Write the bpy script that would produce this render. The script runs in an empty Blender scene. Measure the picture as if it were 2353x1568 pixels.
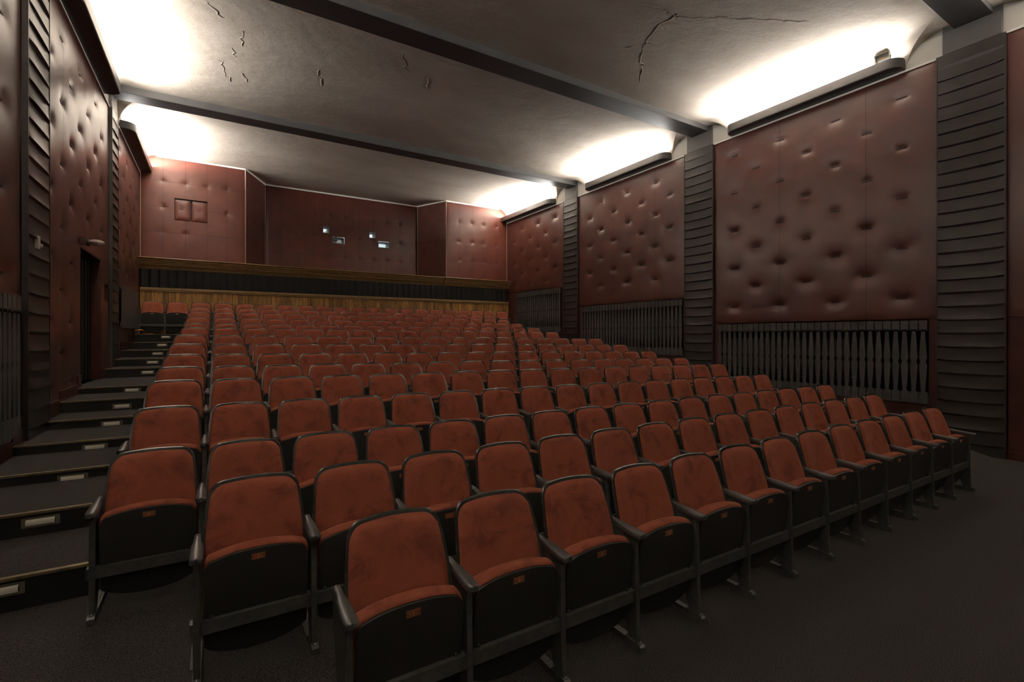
import bpy, math, random
from mathutils import Vector, Matrix
random.seed(7)
PI = math.pi
C = bpy.context.scene.collection
H = 1.684                      # eye height
XL, XR = -1.64, 9.13           # side walls
XC = 3.675                     # middle of the seating block
TRIM = 5.76                    # top of the wall panels

# ------------------------------------------------------------------ helpers
class MB:
    """collects shapes, builds ONE mesh object"""
    def __init__(s): s.v = []; s.f = []; s.m = []; s.sm = []
    def add(s, vs, fs, mi=0, smooth=False):
        o = len(s.v); s.v += [tuple(p) for p in vs]
        for f in fs:
            s.f.append(tuple(i + o for i in f)); s.m.append(mi); s.sm.append(smooth)
        return s
    def box(s, x0, x1, y0, y1, z0, z1, mi=0):
        v = [(x0,y0,z0),(x1,y0,z0),(x1,y1,z0),(x0,y1,z0),(x0,y0,z1),(x1,y0,z1),(x1,y1,z1),(x0,y1,z1)]
        return s.add(v, [(0,3,2,1),(4,5,6,7),(0,1,5,4),(1,2,6,5),(2,3,7,6),(3,0,4,7)], mi)
    def hexa(s, v, mi=0):
        return s.add(v, [(0,3,2,1),(4,5,6,7),(0,1,5,4),(1,2,6,5),(2,3,7,6),(3,0,4,7)], mi)
    def prism(s, prof, axis, a, b, mi=0, smooth=False):
        """profile of 2D points extruded along an axis between a and b; profile is (y,z) for x, (x,z) for y, (x,y) for z"""
        n = len(prof)
        def P(p, t): return {'x': (t, p[0], p[1]), 'y': (p[0], t, p[1]), 'z': (p[0], p[1], t)}[axis]
        v = [P(p, a) for p in prof] + [P(p, b) for p in prof]
        f = [(i, (i+1) % n, n + (i+1) % n, n + i) for i in range(n)]
        s.add(v, f, mi, smooth)
        return s.add(v, [tuple(range(n-1, -1, -1)), tuple(range(n, 2*n))], mi)
    def tube(s, pts, r, n=8, mi=0, cap=True):
        pts = [Vector(p) for p in pts]; rings = []
        for i, p in enumerate(pts):
            d = (pts[min(i+1, len(pts)-1)] - pts[max(i-1, 0)]).normalized()
            u = d.orthogonal().normalized() if abs(d.z) > .99 else d.cross(Vector((0,0,1))).normalized()
            w = d.cross(u).normalized(); rr = r[i] if isinstance(r, (list, tuple)) else r
            rings.append([p + (u*math.cos(2*PI*k/n) + w*math.sin(2*PI*k/n))*rr for k in range(n)])
        v = [q for g in rings for q in g]
        f = [(i*n+k, i*n+(k+1)%n, (i+1)*n+(k+1)%n, (i+1)*n+k) for i in range(len(pts)-1) for k in range(n)]
        s.add(v, f, mi, True)
        if cap: s.add(rings[0], [tuple(range(n))], mi); s.add(rings[-1], [tuple(range(n-1,-1,-1))], mi)
        return s
    def ball(s, c, r, mi=0, n=10, sc=(1,1,1)):
        v = []; f = []; m = n//2
        for i in range(m+1):
            t = PI*i/m
            for k in range(n):
                p = 2*PI*k/n
                v.append((c[0]+r*sc[0]*math.sin(t)*math.cos(p), c[1]+r*sc[1]*math.sin(t)*math.sin(p), c[2]+r*sc[2]*math.cos(t)))
        for i in range(m):
            for k in range(n): f.append((i*n+k, i*n+(k+1)%n, (i+1)*n+(k+1)%n, (i+1)*n+k))
        return s.add(v, f, mi, True)
    def grid(s, P, mi=0, smooth=True, skip=None):
        nu, nv = len(P), len(P[0])
        v = [q for row in P for q in row]
        f = [(i*nv+j, (i+1)*nv+j, (i+1)*nv+j+1, i*nv+j+1) for i in range(nu-1) for j in range(nv-1) if not (skip and skip(i, j))]
        return s.add(v, f, mi, smooth)
    def mesh(s, name, mats):
        me = bpy.data.meshes.new(name); me.from_pydata(s.v, [], s.f)
        for m in (mats if isinstance(mats, (list, tuple)) else [mats]): me.materials.append(m)
        me.polygons.foreach_set('material_index', s.m); me.polygons.foreach_set('use_smooth', s.sm)
        me.update(); return me
    def build(s, name, mats, parent=None, bevel=0, seg=2, fix=False, **props):
        me = s.mesh(name, mats)
        if fix or bevel:
            import bmesh
            bm = bmesh.new(); bm.from_mesh(me)
            if bevel:
                bmesh.ops.remove_doubles(bm, verts=bm.verts, dist=1e-5)
            bmesh.ops.recalc_face_normals(bm, faces=bm.faces)
            if bevel:
                es = [e for e in bm.edges if len(e.link_faces) == 2 and e.calc_face_angle() > .6]
                bmesh.ops.bevel(bm, geom=es, offset=bevel, segments=seg, affect='EDGES', profile=.5, clamp_overlap=True)
            bm.to_mesh(me); bm.free()
        o = bpy.data.objects.new(name, me); C.objects.link(o)
        if parent: o.parent = parent
        for k, q in props.items(): o[k] = q
        return o

def thing(name, label, cat, loc=(0,0,0), group=None):
    o = bpy.data.objects.new(name, None); C.objects.link(o); o.location = loc
    o.empty_display_size = .1; o['label'] = label; o['category'] = cat
    if group: o['group'] = group
    return o
def tag(o, label, cat, group=None):
    o['label'] = label; o['category'] = cat
    if group: o['group'] = group
    return o
def struct(o, label=None):
    o['kind'] = 'structure'
    if label: o['label'] = label
    return o
ORD = ['zeroth','first','second','third','fourth','fifth','sixth','seventh','eighth','ninth','tenth','eleventh','twelfth','thirteenth',
       'fourteenth','fifteenth','sixteenth','seventeenth','eighteenth','nineteenth','twentieth','twenty-first']

# ------------------------------------------------------------------ materials
def mat(name, col, rough=.5, metal=0, spec=.5, noise=None, bump=None, sheen=0, coat=0):
    """noise=(scale, amount, detail) varies the colour; bump=(scale, strength, distance)"""
    m = bpy.data.materials.new(name); m.use_nodes = True; nt = m.node_tree; N = nt.nodes; L = nt.links
    b = N['Principled BSDF']
    b.inputs['Base Color'].default_value = (*col, 1); b.inputs['Roughness'].default_value = rough
    b.inputs['Metallic'].default_value = metal; b.inputs['Specular IOR Level'].default_value = spec
    b.inputs['Sheen Weight'].default_value = sheen; b.inputs['Coat Weight'].default_value = coat; b.inputs['Coat Roughness'].default_value = .30
    tc = N.new('ShaderNodeTexCoord')
    if noise:
        t = N.new('ShaderNodeTexNoise'); t.inputs['Scale'].default_value = noise[0]; t.inputs['Detail'].default_value = noise[2]
        L.new(tc.outputs['Object'], t.inputs['Vector'])
        r = N.new('ShaderNodeMapRange'); r.inputs['From Min'].default_value = .3; r.inputs['From Max'].default_value = .7
        r.inputs['To Min'].default_value = 1 - noise[1]; r.inputs['To Max'].default_value = 1 + noise[1]
        L.new(t.outputs['Fac'], r.inputs['Value'])
        mx = N.new('ShaderNodeVectorMath'); mx.operation = 'SCALE'; mx.inputs[0].default_value = col
        L.new(r.outputs['Result'], mx.inputs['Scale']); L.new(mx.outputs['Vector'], b.inputs['Base Color'])
    if bump:
        t2 = N.new('ShaderNodeTexNoise'); t2.inputs['Scale'].default_value = bump[0]; t2.inputs['Detail'].default_value = 4
        L.new(tc.outputs['Object'], t2.inputs['Vector'])
        bp = N.new('ShaderNodeBump'); bp.inputs['Strength'].default_value = bump[1]; bp.inputs['Distance'].default_value = bump[2]
        L.new(t2.outputs['Fac'], bp.inputs['Height']); L.new(bp.outputs['Normal'], b.inputs['Normal'])
    return m

def velvet():
    m = mat('rust velvet', (.21,.055,.03), rough=.85, spec=.2, sheen=.35)
    nt = m.node_tree; N = nt.nodes; L = nt.links; b = N['Principled BSDF']
    b.inputs['Sheen Roughness'].default_value = .4; b.inputs['Sheen Tint'].default_value = (1,.45,.28,1)
    tc = N.new('ShaderNodeTexCoord'); oi = N.new('ShaderNodeObjectInfo')
    off = N.new('ShaderNodeVectorMath'); off.operation = 'SCALE'; off.inputs[0].default_value = (37,19,53); L.new(oi.outputs['Random'], off.inputs['Scale'])
    ad = N.new('ShaderNodeVectorMath'); L.new(tc.outputs['Object'], ad.inputs[0]); L.new(off.outputs['Vector'], ad.inputs[1])
    t = N.new('ShaderNodeTexNoise'); t.inputs['Scale'].default_value = 7; t.inputs['Detail'].default_value = 5; t.inputs['Roughness'].default_value = .62
    t.inputs['Distortion'].default_value = .6
    L.new(ad.outputs['Vector'], t.inputs['Vector'])
    rp = N.new('ShaderNodeValToRGB'); e = rp.color_ramp.elements
    e[0].position = .34; e[0].color = (.17,.046,.027,1); e[1].position = .56; e[1].color = (.29,.082,.045,1)
    q = e.new(.47); q.color = (.26,.071,.039,1)
    L.new(t.outputs['Fac'], rp.inputs['Fac']); L.new(rp.outputs['Color'], b.inputs['Base Color'])
    t2 = N.new('ShaderNodeTexNoise'); t2.inputs['Scale'].default_value = 260; L.new(tc.outputs['Object'], t2.inputs['Vector'])
    bp = N.new('ShaderNodeBump'); bp.inputs['Strength'].default_value = .12; bp.inputs['Distance'].default_value = .002
    L.new(t2.outputs['Fac'], bp.inputs['Height']); L.new(bp.outputs['Normal'], b.inputs['Normal'])
    return m

def carpet():
    m = mat('charcoal carpet', (.02,.019,.018), rough=.95, spec=.15, bump=(420,.5,.006))
    nt = m.node_tree; N = nt.nodes; L = nt.links; b = N['Principled BSDF']
    tc = N.new('ShaderNodeTexCoord')
    t = N.new('ShaderNodeTexNoise'); t.inputs['Scale'].default_value = 190; t.inputs['Detail'].default_value = 3
    L.new(tc.outputs['Object'], t.inputs['Vector'])
    rp = N.new('ShaderNodeValToRGB'); e = rp.color_ramp.elements
    e[0].position = .38; e[0].color = (.0142,.0128,.0120,1); e[1].position = .66; e[1].color = (.064,.0575,.0535,1)
    L.new(t.outputs['Fac'], rp.inputs['Fac']); L.new(rp.outputs['Color'], b.inputs['Base Color'])
    return m

def plaster():
    m = mat('ceiling plaster', (.62,.57,.50), rough=.9, spec=.2)
    nt = m.node_tree; N = nt.nodes; L = nt.links; b = N['Principled BSDF']
    tc = N.new('ShaderNodeTexCoord')
    mp = N.new('ShaderNodeMapping'); mp.inputs['Scale'].default_value = (.6,1,1); L.new(tc.outputs['Object'], mp.inputs['Vector'])
    t = N.new('ShaderNodeTexNoise'); t.inputs['Scale'].default_value = 1.3; t.inputs['Detail'].default_value = 6; L.new(mp.outputs['Vector'], t.inputs['Vector'])
    rp = N.new('ShaderNodeValToRGB'); e = rp.color_ramp.elements
    e[0].position = .3; e[0].color = (.55,.475,.395,1); e[1].position = .7; e[1].color = (.68,.605,.52,1)
    L.new(t.outputs['Fac'], rp.inputs['Fac']); L.new(rp.outputs['Color'], b.inputs['Base Color'])
    t2 = N.new('ShaderNodeTexNoise'); t2.inputs['Scale'].default_value = 5; t2.inputs['Detail'].default_value = 8; t2.inputs['Roughness'].default_value = .65
    L.new(mp.outputs['Vector'], t2.inputs['Vector'])
    bp = N.new('ShaderNodeBump'); bp.inputs['Strength'].default_value = .5; bp.inputs['Distance'].default_value = .02
    L.new(t2.outputs['Fac'], bp.inputs['Height']); L.new(bp.outputs['Normal'], b.inputs['Normal'])
    return m

def planks():
    m = mat('knotty pine', (.2,.1,.03), rough=.45, spec=.4)
    nt = m.node_tree; N = nt.nodes; L = nt.links; b = N['Principled BSDF']
    tc = N.new('ShaderNodeTexCoord'); sp = N.new('ShaderNodeSeparateXYZ'); L.new(tc.outputs['Object'], sp.inputs[0])
    dv = N.new('ShaderNodeMath'); dv.operation = 'DIVIDE'; dv.inputs[1].default_value = .118; L.new(sp.outputs['X'], dv.inputs[0])
    fl = N.new('ShaderNodeMath'); fl.operation = 'FLOOR'; L.new(dv.outputs[0], fl.inputs[0])
    wn = N.new('ShaderNodeTexWhiteNoise'); wn.noise_dimensions = '1D'; L.new(fl.outputs[0], wn.inputs['W'])
    fr = N.new('ShaderNodeMath'); fr.operation = 'FRACT'; L.new(dv.outputs[0], fr.inputs[0])
    cb = N.new('ShaderNodeCombineXYZ'); L.new(sp.outputs['X'], cb.inputs['X']); L.new(wn.outputs['Value'], cb.inputs['Y'])
    ml = N.new('ShaderNodeMath'); ml.operation = 'MULTIPLY'; ml.inputs[1].default_value = .12; L.new(sp.outputs['Z'], ml.inputs[0]); 
    m2 = N.new('ShaderNodeMath'); m2.operation = 'MULTIPLY_ADD'; m2.inputs[1].default_value = 9; L.new(wn.outputs['Value'], m2.inputs[0]); L.new(ml.outputs[0], m2.inputs[2]); L.new(m2.outputs[0], cb.inputs['Z'])
    t = N.new('ShaderNodeTexNoise'); t.inputs['Scale'].default_value = 22; t.inputs['Detail'].default_value = 5; t.inputs['Distortion'].default_value = .5
    L.new(cb.outputs[0], t.inputs['Vector'])
    rp = N.new('ShaderNodeValToRGB'); e = rp.color_ramp.elements
    e[0].position = .3; e[0].color = (.15,.062,.015,1); e[1].position = .7; e[1].color = (.62,.335,.095,1)
    L.new(t.outputs['Fac'], rp.inputs['Fac'])
    r = N.new('ShaderNodeMapRange'); r.inputs['To Min'].default_value = .45; r.inputs['To Max'].default_value = 1.25; L.new(wn.outputs['Value'], r.inputs['Value'])
    gp = N.new('ShaderNodeMath'); gp.operation = 'GREATER_THAN'; gp.inputs[1].default_value = .05; L.new(fr.outputs[0], gp.inputs[0])
    gm = N.new('ShaderNodeMapRange'); gm.inputs['To Min'].default_value = .15; L.new(gp.outputs[0], gm.inputs['Value'])
    mm = N.new('ShaderNodeMath'); mm.operation = 'MULTIPLY'; L.new(r.outputs[0], mm.inputs[0]); L.new(gm.outputs[0], mm.inputs[1])
    sc = N.new('ShaderNodeVectorMath'); sc.operation = 'SCALE'; L.new(rp.outputs['Color'], sc.inputs[0]); L.new(mm.outputs[0], sc.inputs['Scale'])
    L.new(sc.outputs['Vector'], b.inputs['Base Color'])
    return m

def emit(name, col, s):
    m = bpy.data.materials.new(name); m.use_nodes = True; N = m.node_tree.nodes; b = N['Principled BSDF']
    b.inputs['Base Color'].default_value = (*col,1); b.inputs['Emission Color'].default_value = (*col,1); b.inputs['Emission Strength'].default_value = s
    return m

M = dict(
    velvet=velvet(), carpet=carpet(), plaster=plaster(), pine=planks(),
    frame=mat('black painted wood', (.040,.0395,.0365), .27, spec=.55, noise=(30,.25,3)),
    arm=mat('sheen grey armrest paint', (.062,.060,.057), .36, spec=.5, noise=(14,.25,3)),  # grey lifted in the colour to give the armrest tops their sheen
    board=mat('black plywood', (.022,.0218,.0205), .5, spec=.3),
    metal=mat('dark painted steel', (.055,.0565,.053), .38, spec=.5, noise=(25,.3,3)),
    copper=mat('copper plate', (.42,.15,.065), .4, metal=.35),
    digit=mat('stamped digit', (.75,.5,.3), .5),
    maroon=mat('maroon leatherette', (.082,.0245,.0165), .37, spec=.65, noise=(3,.22,4), bump=(180,.06,.004), coat=.28),
    maroonback=mat('maroon leatherette of the back wall', (.105,.0285,.0190), .38, spec=.5, noise=(3,.2,4), bump=(180,.06,.004)),
    maroonflat=mat('maroon painted wall', (.058,.0165,.0125), .40, spec=.4, noise=(4,.25,4)),
    seam=mat('dark seam', (.018,.006,.005), .7),
    vinyl=mat('black leatherette', (.027,.0225,.0200), .40, spec=.45, noise=(6,.2,3), bump=(150,.06,.004)),
    band=mat('black pleated leatherette', (.008,.0075,.007), .6, spec=.2),
    slat=mat('charcoal painted slats', (.056,.0535,.0505), .5, spec=.4, noise=(9,.2,4)),
    dark=mat('dark void', (.006,.006,.006), .8, spec=.2),
    trough=mat('charcoal painted trough', (.036,.0335,.031), .42, noise=(5,.15,3)),
    beam=mat('grey painted concrete', (.080,.0765,.073), .5, noise=(3,.12,4)),
    white=mat('white trim', (.85,.82,.76), .5),
    white2=mat('off white plaster', (.60,.565,.50), .8, noise=(3,.06,4)),
    piping=mat('pale piping', (.40,.27,.22), .45),
    gold=mat('bronze painted moulding', (.30,.19,.078), .33, spec=.6, noise=(12,.2,4)),
    brass=mat('brass nosing', (.30,.235,.14), .38, metal=.55, noise=(20,.3,3)),
    lens=mat('frosted lens', (.85,.80,.68), .35, noise=(40,.15,2)),
    lensrim=mat('aged metal rim', (.24,.22,.165), .4, metal=.5),
    riser=mat('black riser', (.0105,.010,.0098), .6, spec=.35),
    plastic=mat('white plastic', (.80,.76,.68), .4),
    pipe=mat('brass pipe', (.42,.21,.06), .3, metal=.8),
    steel=mat('bare steel', (.32,.32,.30), .35, metal=.9),
    tube=emit('lit tube', (1,.93,.84), 3.0),
    litlens=emit('step lamp lens', (.72,.63,.47), .05),
    booth=mat('booth wall', (.8,.83,.85), .7),
    teal=mat('window reveal paint', (.17,.19,.185), .5),
)
g = bpy.data.materials.new('port glass'); g.use_nodes = True; b = g.node_tree.nodes['Principled BSDF']
b.inputs['Transmission Weight'].default_value = 1; b.inputs['Roughness'].default_value = 0; b.inputs['IOR'].default_value = 1.1; b.inputs['Base Color'].default_value = (.9,.97,.97,1)
M['glass'] = g

# ------------------------------------------------------------------ seat rows, from measured rows: (row, seats, x of first, y of back, z of back top, side slope, skew)
ROWS = [
 (1, 13, .675, 2.147, .886, 0, .0018), (2, 15, .175, 2.9085, .928, -.003, .0017), (3, 17, -.325, 3.729, .961, -.004, .0006),
 (4, 17, -.325, 4.711, 1.074, -.0105, -.0012), (5, 17, -.325, 5.517, 1.214, -.0115, -.0006), (6, 17, -.325, 6.3315, 1.293, -.012, -.001),
 (7, 17, -.325, 7.154, 1.4006, -.0118, -.0008), (8, 17, -.325, 7.972, 1.518, -.011, -.0012), (9, 17, -.325, 8.802, 1.6415, -.0103, -.0009),
 (10, 17, -.325, 10.541, 1.793, -.0065, -.0007), (11, 17, -.325, 11.392, 1.900, -.004, -.0004), (12, 17, -.325, 12.321, 2.043, -.0041, -.0004),
 (13, 17, -.325, 13.100, 2.190, -.0055, -.0002), (14, 17, -.325, 14.011, 2.339, -.0028, -.0003), (15, 21, -1.325, 14.929, 2.522, 0, -.0006)]
HS = .815                                       # back height on the terraces
BASE = {1: 0.0, 2: .085, 3: .120}
AISLE = [(3.80,.313),(4.53,.470),(5.40,.551),(6.28,.637),(7.19,.728),(7.90,.865),(8.79,.949),(10.65,1.10),(11.41,1.232),(12.33,1.373),(13.31,1.522),(14.25,1.70)]
AX = -.60                                       # where the stepped aisle meets the seating terraces

# ------------------------------------------------------------------ floor
PROF = [(-7.0,0),(1.9,0),(2.22,.004),(2.50,.080),(2.98,.090),(3.32,.118),(3.95,.125)]
mb = MB()
P = [[(x, y, z) for y, z in PROF] for x in (XL-.05, XR+.05)]
mb.grid(P, 0, False)
floor = struct(mb.build('floor', M['carpet'], fix=False), 'dark charcoal carpet in front of and under the first three rows of seats')
# terraces under the seats
mb = MB()
for i, r in enumerate(ROWS):
    if r[0] < 4: continue
    y0 = ROWS[i-1][3] + .13; y1 = r[3] + .13
    if r[0] == 4: y0 = 3.90
    if r[0] == 15: y1 = 15.4
    z = r[4] - HS; xa = AX; xb = XR + .05
    if r[0] == 15: z = 1.70
    if r[0] == 15: xa = AX
    za, zb = z + r[5]*(xa - XC), z + r[5]*(xb - XC)
    mb.hexa([(xa,y0,-.3),(xb,y0,-.3),(xb,y1,-.3),(xa,y1,-.3),(xa,y0,za),(xb,y0,zb),(xb,y1,zb),(xa,y1,za)], 0)
struct(mb.build('floor_terrace', M['carpet']), 'carpeted seating terraces rising towards the back wall')
# stepped left aisle
mb = MB()
for i, (y, z) in enumerate(AISLE):
    y1 = AISLE[i+1][0] if i+1 < len(AISLE) else 15.4
    x0 = XL - .05
    mb.box(x0, AX, y, y1 + .001, -.3, z - .001, 0)
    mb.add([(x0,y-.002,-.3),(AX,y-.002,-.3),(AX,y-.002,z-.001),(x0,y-.002,z-.001)], [(0,1,2,3)], 1)
stairs = struct(mb.build('floor_aisle', [M['carpet'], M['riser']]), 'carpeted steps of the left aisle with black risers')
mb = MB()
for y, z in AISLE: mb.box(XL, AX-.002, y-.012, y+.022, z-.012, z+.004)
mb.build('nosing', M['brass'], stairs, label='thin brass edge strips of the steps')
# step lights
for i, (y, z) in enumerate(AISLE):
    pos = ['lowest step','second step','third step','fourth step','fifth step','sixth step','seventh step just before the doorway','eighth step just beyond the doorway','ninth step','tenth step','eleventh step','topmost step'][i]
    zc = [.250,.403,.479,.565,.657,.770,.888,1.022,1.163,1.297,1.458,1.632][i]
    t = thing('step_light', f'small oblong step light in the {pos} of the left aisle', 'step light', (-1.025, y-.003, zc), 'step lights of the left aisle')
    m1 = MB(); w, h = .098, .034
    m1.box(-w,w,-.006,.0,h-.011,h); m1.box(-w,w,-.006,0,-h,-h+.011); m1.box(-w,-w+.022,-.006,0,-h+.011,h-.011); m1.box(w-.022,w,-.006,0,-h+.011,h-.011)
    m1.build('rim', M['lensrim'], t)
    P = []
    for a in range(9):
        th = PI*a/8
        P.append([(x, -.004-.016*math.sin(th), -.021*math.cos(th)) for x in (-.074,.074)])
    MB().grid(P).build('lens', M['litlens'], t, label='pale frosted lens')

# ------------------------------------------------------------------ walls
def panel(name, to3, u0, u1, v0, v1, tufts, depth=.036, sigma=.075, slit=.072, step=.032, holes=(), seams_u=(), seams_v=(), flip=False, mats=None, puff=.012, label=None, cat='wall panel', group=None, parent=None, sag=True):
    """upholstered panel: a fine grid with dents at the tufts; to3(u, v, n) places it, n is the distance out of the wall"""
    def line(a, b, extra):
        n = max(2, int((b-a)/step)); pts = [a + (b-a)*i/n for i in range(n+1)]
        for e in extra:
            if a < e < b:
                k = min(range(1, n), key=lambda i: abs(pts[i]-e)); pts[k] = e
        return sorted(pts)
    us = line(u0, u1, sorted({h for q in holes for h in q[:2]} | {t[0] for t in tufts})); vs = line(v0, v1, sorted({h for q in holes for h in q[2:]} | {t[1] for t in tufts}))
    rnd = random.Random(int(u0*100+v0*10)); D = [(a, b2, depth*(.75+.5*rnd.random()), sigma*(.85+.3*rnd.random())) for a, b2 in tufts]
    def n_at(u, v):
        e = min(u-u0, u1-u, v-v0, v1-v); n = puff*(1-math.exp(-max(e,0)/.05))
        for a, b2, d, s in D:
            dv = v-b2
            if abs(dv) > .5: continue
            du = max(abs(u-a)-slit*.8, 0)
            if du > .5: continue
            k = math.sqrt(du*du + dv*dv)
            n -= d*math.exp(-k/s)
            if sag and dv < 0: n += .0
        n += .004*math.sin(u*3.1+v*1.7)*math.sin(v*2.3-u*1.1)
        return n
    P = [[to3(u, v, n_at(u, v)) for v in vs] for u in us]
    def skip(i, j):
        uc, vc = (us[i]+us[i+1])/2, (vs[j]+vs[j+1])/2
        return any(h[0] < uc < h[1] and h[2] < vc < h[3] for h in holes)
    mb = MB(); mb.grid(P, 0, True, skip)
    # edges back to the wall
    for a, b2 in ((0,0),(len(us)-1,0)):
        mb.grid([[P[a][j] for j in range(len(vs))], [to3(us[a], v, -.02) for v in vs]], 0, False)
    for b2 in (0, len(vs)-1):
        mb.grid([[P[i][b2] for i in range(len(us))], [to3(u, vs[b2], -.02) for u in us]], 0, False)
    # slits and seams
    for a, b2 in tufts:
        tilt = rnd.uniform(-.006,.006); n = n_at(a, b2)
        w, hh = slit, .011
        if slit > 0:
            k = .011
            q = [to3(a-w, b2-hh-tilt, n+k), to3(a+w, b2-hh+tilt, n+k), to3(a+w, b2+hh+tilt, n+k), to3(a-w, b2+hh-tilt, n+k)]
            r = [to3(a-w, b2-hh-tilt, n-.01), to3(a+w, b2-hh+tilt, n-.01), to3(a+w, b2+hh+tilt, n-.01), to3(a-w, b2+hh-tilt, n-.01)]
            mb.hexa(r + q, 1)
        else:
            mb.ball(to3(a, b2, n+.006), .013, 1, 8)
    def inhole(u, v): return any(h[0]-.01 < u < h[1]+.01 and h[2]-.01 < v < h[3]+.01 for h in holes)
    for a in seams_u:
        for v, w2 in zip(vs[:-1], vs[1:]):
            if inhole(a, (v+w2)/2): continue
            mb.add([to3(a-.003, v, n_at(a,v)+.0012), to3(a+.003, v, n_at(a,v)+.0012), to3(a+.003, w2, n_at(a,w2)+.0012), to3(a-.003, w2, n_at(a,w2)+.0012)], [(0,1,2,3)], 1)
    for c in seams_v:
        for u, w2 in zip(us[:-1], us[1:]):
            if inhole((u+w2)/2, c): continue
            mb.add([to3(u, c-.003, n_at(u,c)+.0012), to3(w2, c-.003, n_at(w2,c)+.0012), to3(w2, c+.003, n_at(w2,c)+.0012), to3(u, c+.003, n_at(u,c)+.0012)], [(0,1,2,3)], 1)
    o = mb.build(name, mats or [M['maroon'], M['seam']], parent)
    if label: tag(o, label, cat, group)
    return o

right = lambda u, v, n: (XR - n, u, v)
left = lambda u, v, n: (XL + n, u, v)
def lattice(cols, first_even, lo, hi):
    """staggered rows of tufts: even columns on 5.39, 4.60 ..., odd ones half a step lower"""
    out = []
    for k, y in enumerate(cols):
        even = (k % 2 == 0) == first_even
        z = 5.39 if even else 5.0
        while z > lo + .12:
            if z < hi - .1: out.append((y, z))
            z -= .785
    return out
PIL = [(2.085,2.81),(6.59,7.32),(11.15,11.80)]
GR = [(2.92,6.48,.645,1.905),(7.385,10.99,1.206,2.505),(11.97,14.62,1.778,3.155)]    # slatted screens on the right wall
WG = 'maroon padded wall panels'
panel('upholstered_panel', right, 2.82, 6.58, 1.93, TRIM, lattice([3.26,3.74,4.21,4.69,5.17,5.65,6.12], True, 1.93, TRIM), seams_u=(3.74,5.17), label='maroon buttoned leatherette panel on the right wall above the nearest slatted screen', group=WG)
panel('upholstered_panel', right, 7.33, 11.14, 2.53, TRIM, lattice([7.79,8.22,8.68,9.17,9.68,10.18,10.64], False, 2.53, TRIM), seams_u=(8.22,9.68), label='maroon buttoned leatherette panel on the right wall above the middle slatted screen', group=WG)
panel('upholstered_panel', right, 11.81, 15.24, 3.18, TRIM, lattice([12.30,12.80,13.24,13.72,14.21,14.69], True, 3.18, TRIM), seams_u=(13.24,), step=.045, label='maroon buttoned leatherette panel on the right wall next to the back wall', group=WG)
panel('upholstered_panel', right, -1.6, 2.075, 1.93, TRIM, lattice([-1.2,-.72,-.24,.24,.71,1.19,1.66], True, 1.93, TRIM), step=.06, label='maroon leatherette panel at the right picture edge, nearer than the front pilaster', group=WG)
panel('upholstered_panel', left, 7.33, 11.14, .35, TRIM, [p for p in lattice([7.59,8.11,8.58,9.07,9.55,10.08,10.54], False, .6, TRIM) if not (8.8 < p[0] < 10.6 and p[1] < 3.1)], holes=[(8.97,10.43,.3,2.95),(10.71,11.02,2.26,2.58)], seams_u=(8.11,9.3), label='maroon buttoned leatherette panel on the left wall around the dark doorway', group=WG)
panel('upholstered_panel', left, 11.81, 15.24, 1.0, TRIM, lattice([12.30,12.80,13.24,13.72,14.21,14.69], True, 2.7, TRIM), step=.045, label='maroon buttoned leatherette panel on the left wall beside the back wall', group=WG)
panel('upholstered_panel', left, 2.82, 6.58, .3, TRIM, lattice([3.26,3.74,4.21,4.69,5.17,5.65,6.12], True, 2.1, TRIM), step=.06, label='maroon leatherette panel on the left wall at the picture edge, before the front left pilaster', group=WG)

# plain wall boxes behind the panels
mb = MB()
def wallbox(side, y0, y1, z0, z1, mi=0, t=.32, off=.06):
    if side > 0: mb.box(XR+off, XR+off+t, y0, y1, z0, z1, mi)
    else: mb.box(XL-off-t, XL-off, y0, y1, z0, z1, mi)
wallbox(1, -7, 2.92, -.3, TRIM, 0)
for a, b_, c, d in GR:
    wallbox(1, a, b_, -.3, c, 0); wallbox(1, a, b_, d, TRIM, 0)
    mb.box(XR+.25, XR+.38, a, b_, c, d, 2)                                # back of the niche
wallbox(1, 6.48, 7.385, -.3, TRIM); wallbox(1, 10.99, 11.97, -.3, TRIM); wallbox(1, 14.62, 15.7, -.3, TRIM)
mb.box(XR, XR+.38, -7, 15.7, TRIM+.001, 6.5, 1)
# flat maroon facing round the screens
for (p0, p1), (a, b_, c, d) in zip([(2.81,6.59),(7.32,11.15),(11.80,15.25)], GR):
    t = d + .02
    mb.box(XR-.004, XR+.03, p0, a, -.3, t); mb.box(XR-.004, XR+.03, b_, p1, -.3, t); mb.box(XR-.006, XR+.03, a, b_, -.3, c-.002)
mb.box(XR-.004, XR+.03, -7, 2.07, -.3, 1.92)
struct(mb.build('wall_right', [M['maroonflat'], M['white2'], M['dark']]), 'right wall, plain maroon low down and white above the panels')
mb = MB()
wallbox(-1, -7, 8.97, -.3, TRIM); wallbox(-1, 8.97, 10.43, -.3, .949); wallbox(-1, 8.97, 10.43, 2.95, TRIM); wallbox(-1, 10.43, 10.71, -.3, TRIM)
wallbox(-1, 10.71, 11.02, -.3, 2.26); wallbox(-1, 10.71, 11.02, 2.58, TRIM); wallbox(-1, 11.02, 15.7, -.3, TRIM)
mb.box(XL-.38, XL, -7, 15.7, TRIM+.001, 6.5, 1)
mb.box(XL-.03, XL+.004, -7, 2.81, -.3, TRIM, 0)
struct(mb.build('wall_left', [M['maroonflat'], M['white2']]), 'left wall behind the maroon panels, white above')
# pale line on top of the side panels
mb = MB(); mb.box(XR-.022, XR, -7, 15.24, TRIM-.002, TRIM+.03)
struct(mb.build('trim_1', M['white']), 'thin white strip above the right wall panels')
mb = MB(); mb.box(XL, XL+.022, -7, 15.24, TRIM-.002, TRIM+.03)
struct(mb.build('trim_2', M['white']), 'thin white strip above the left wall panels')

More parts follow.
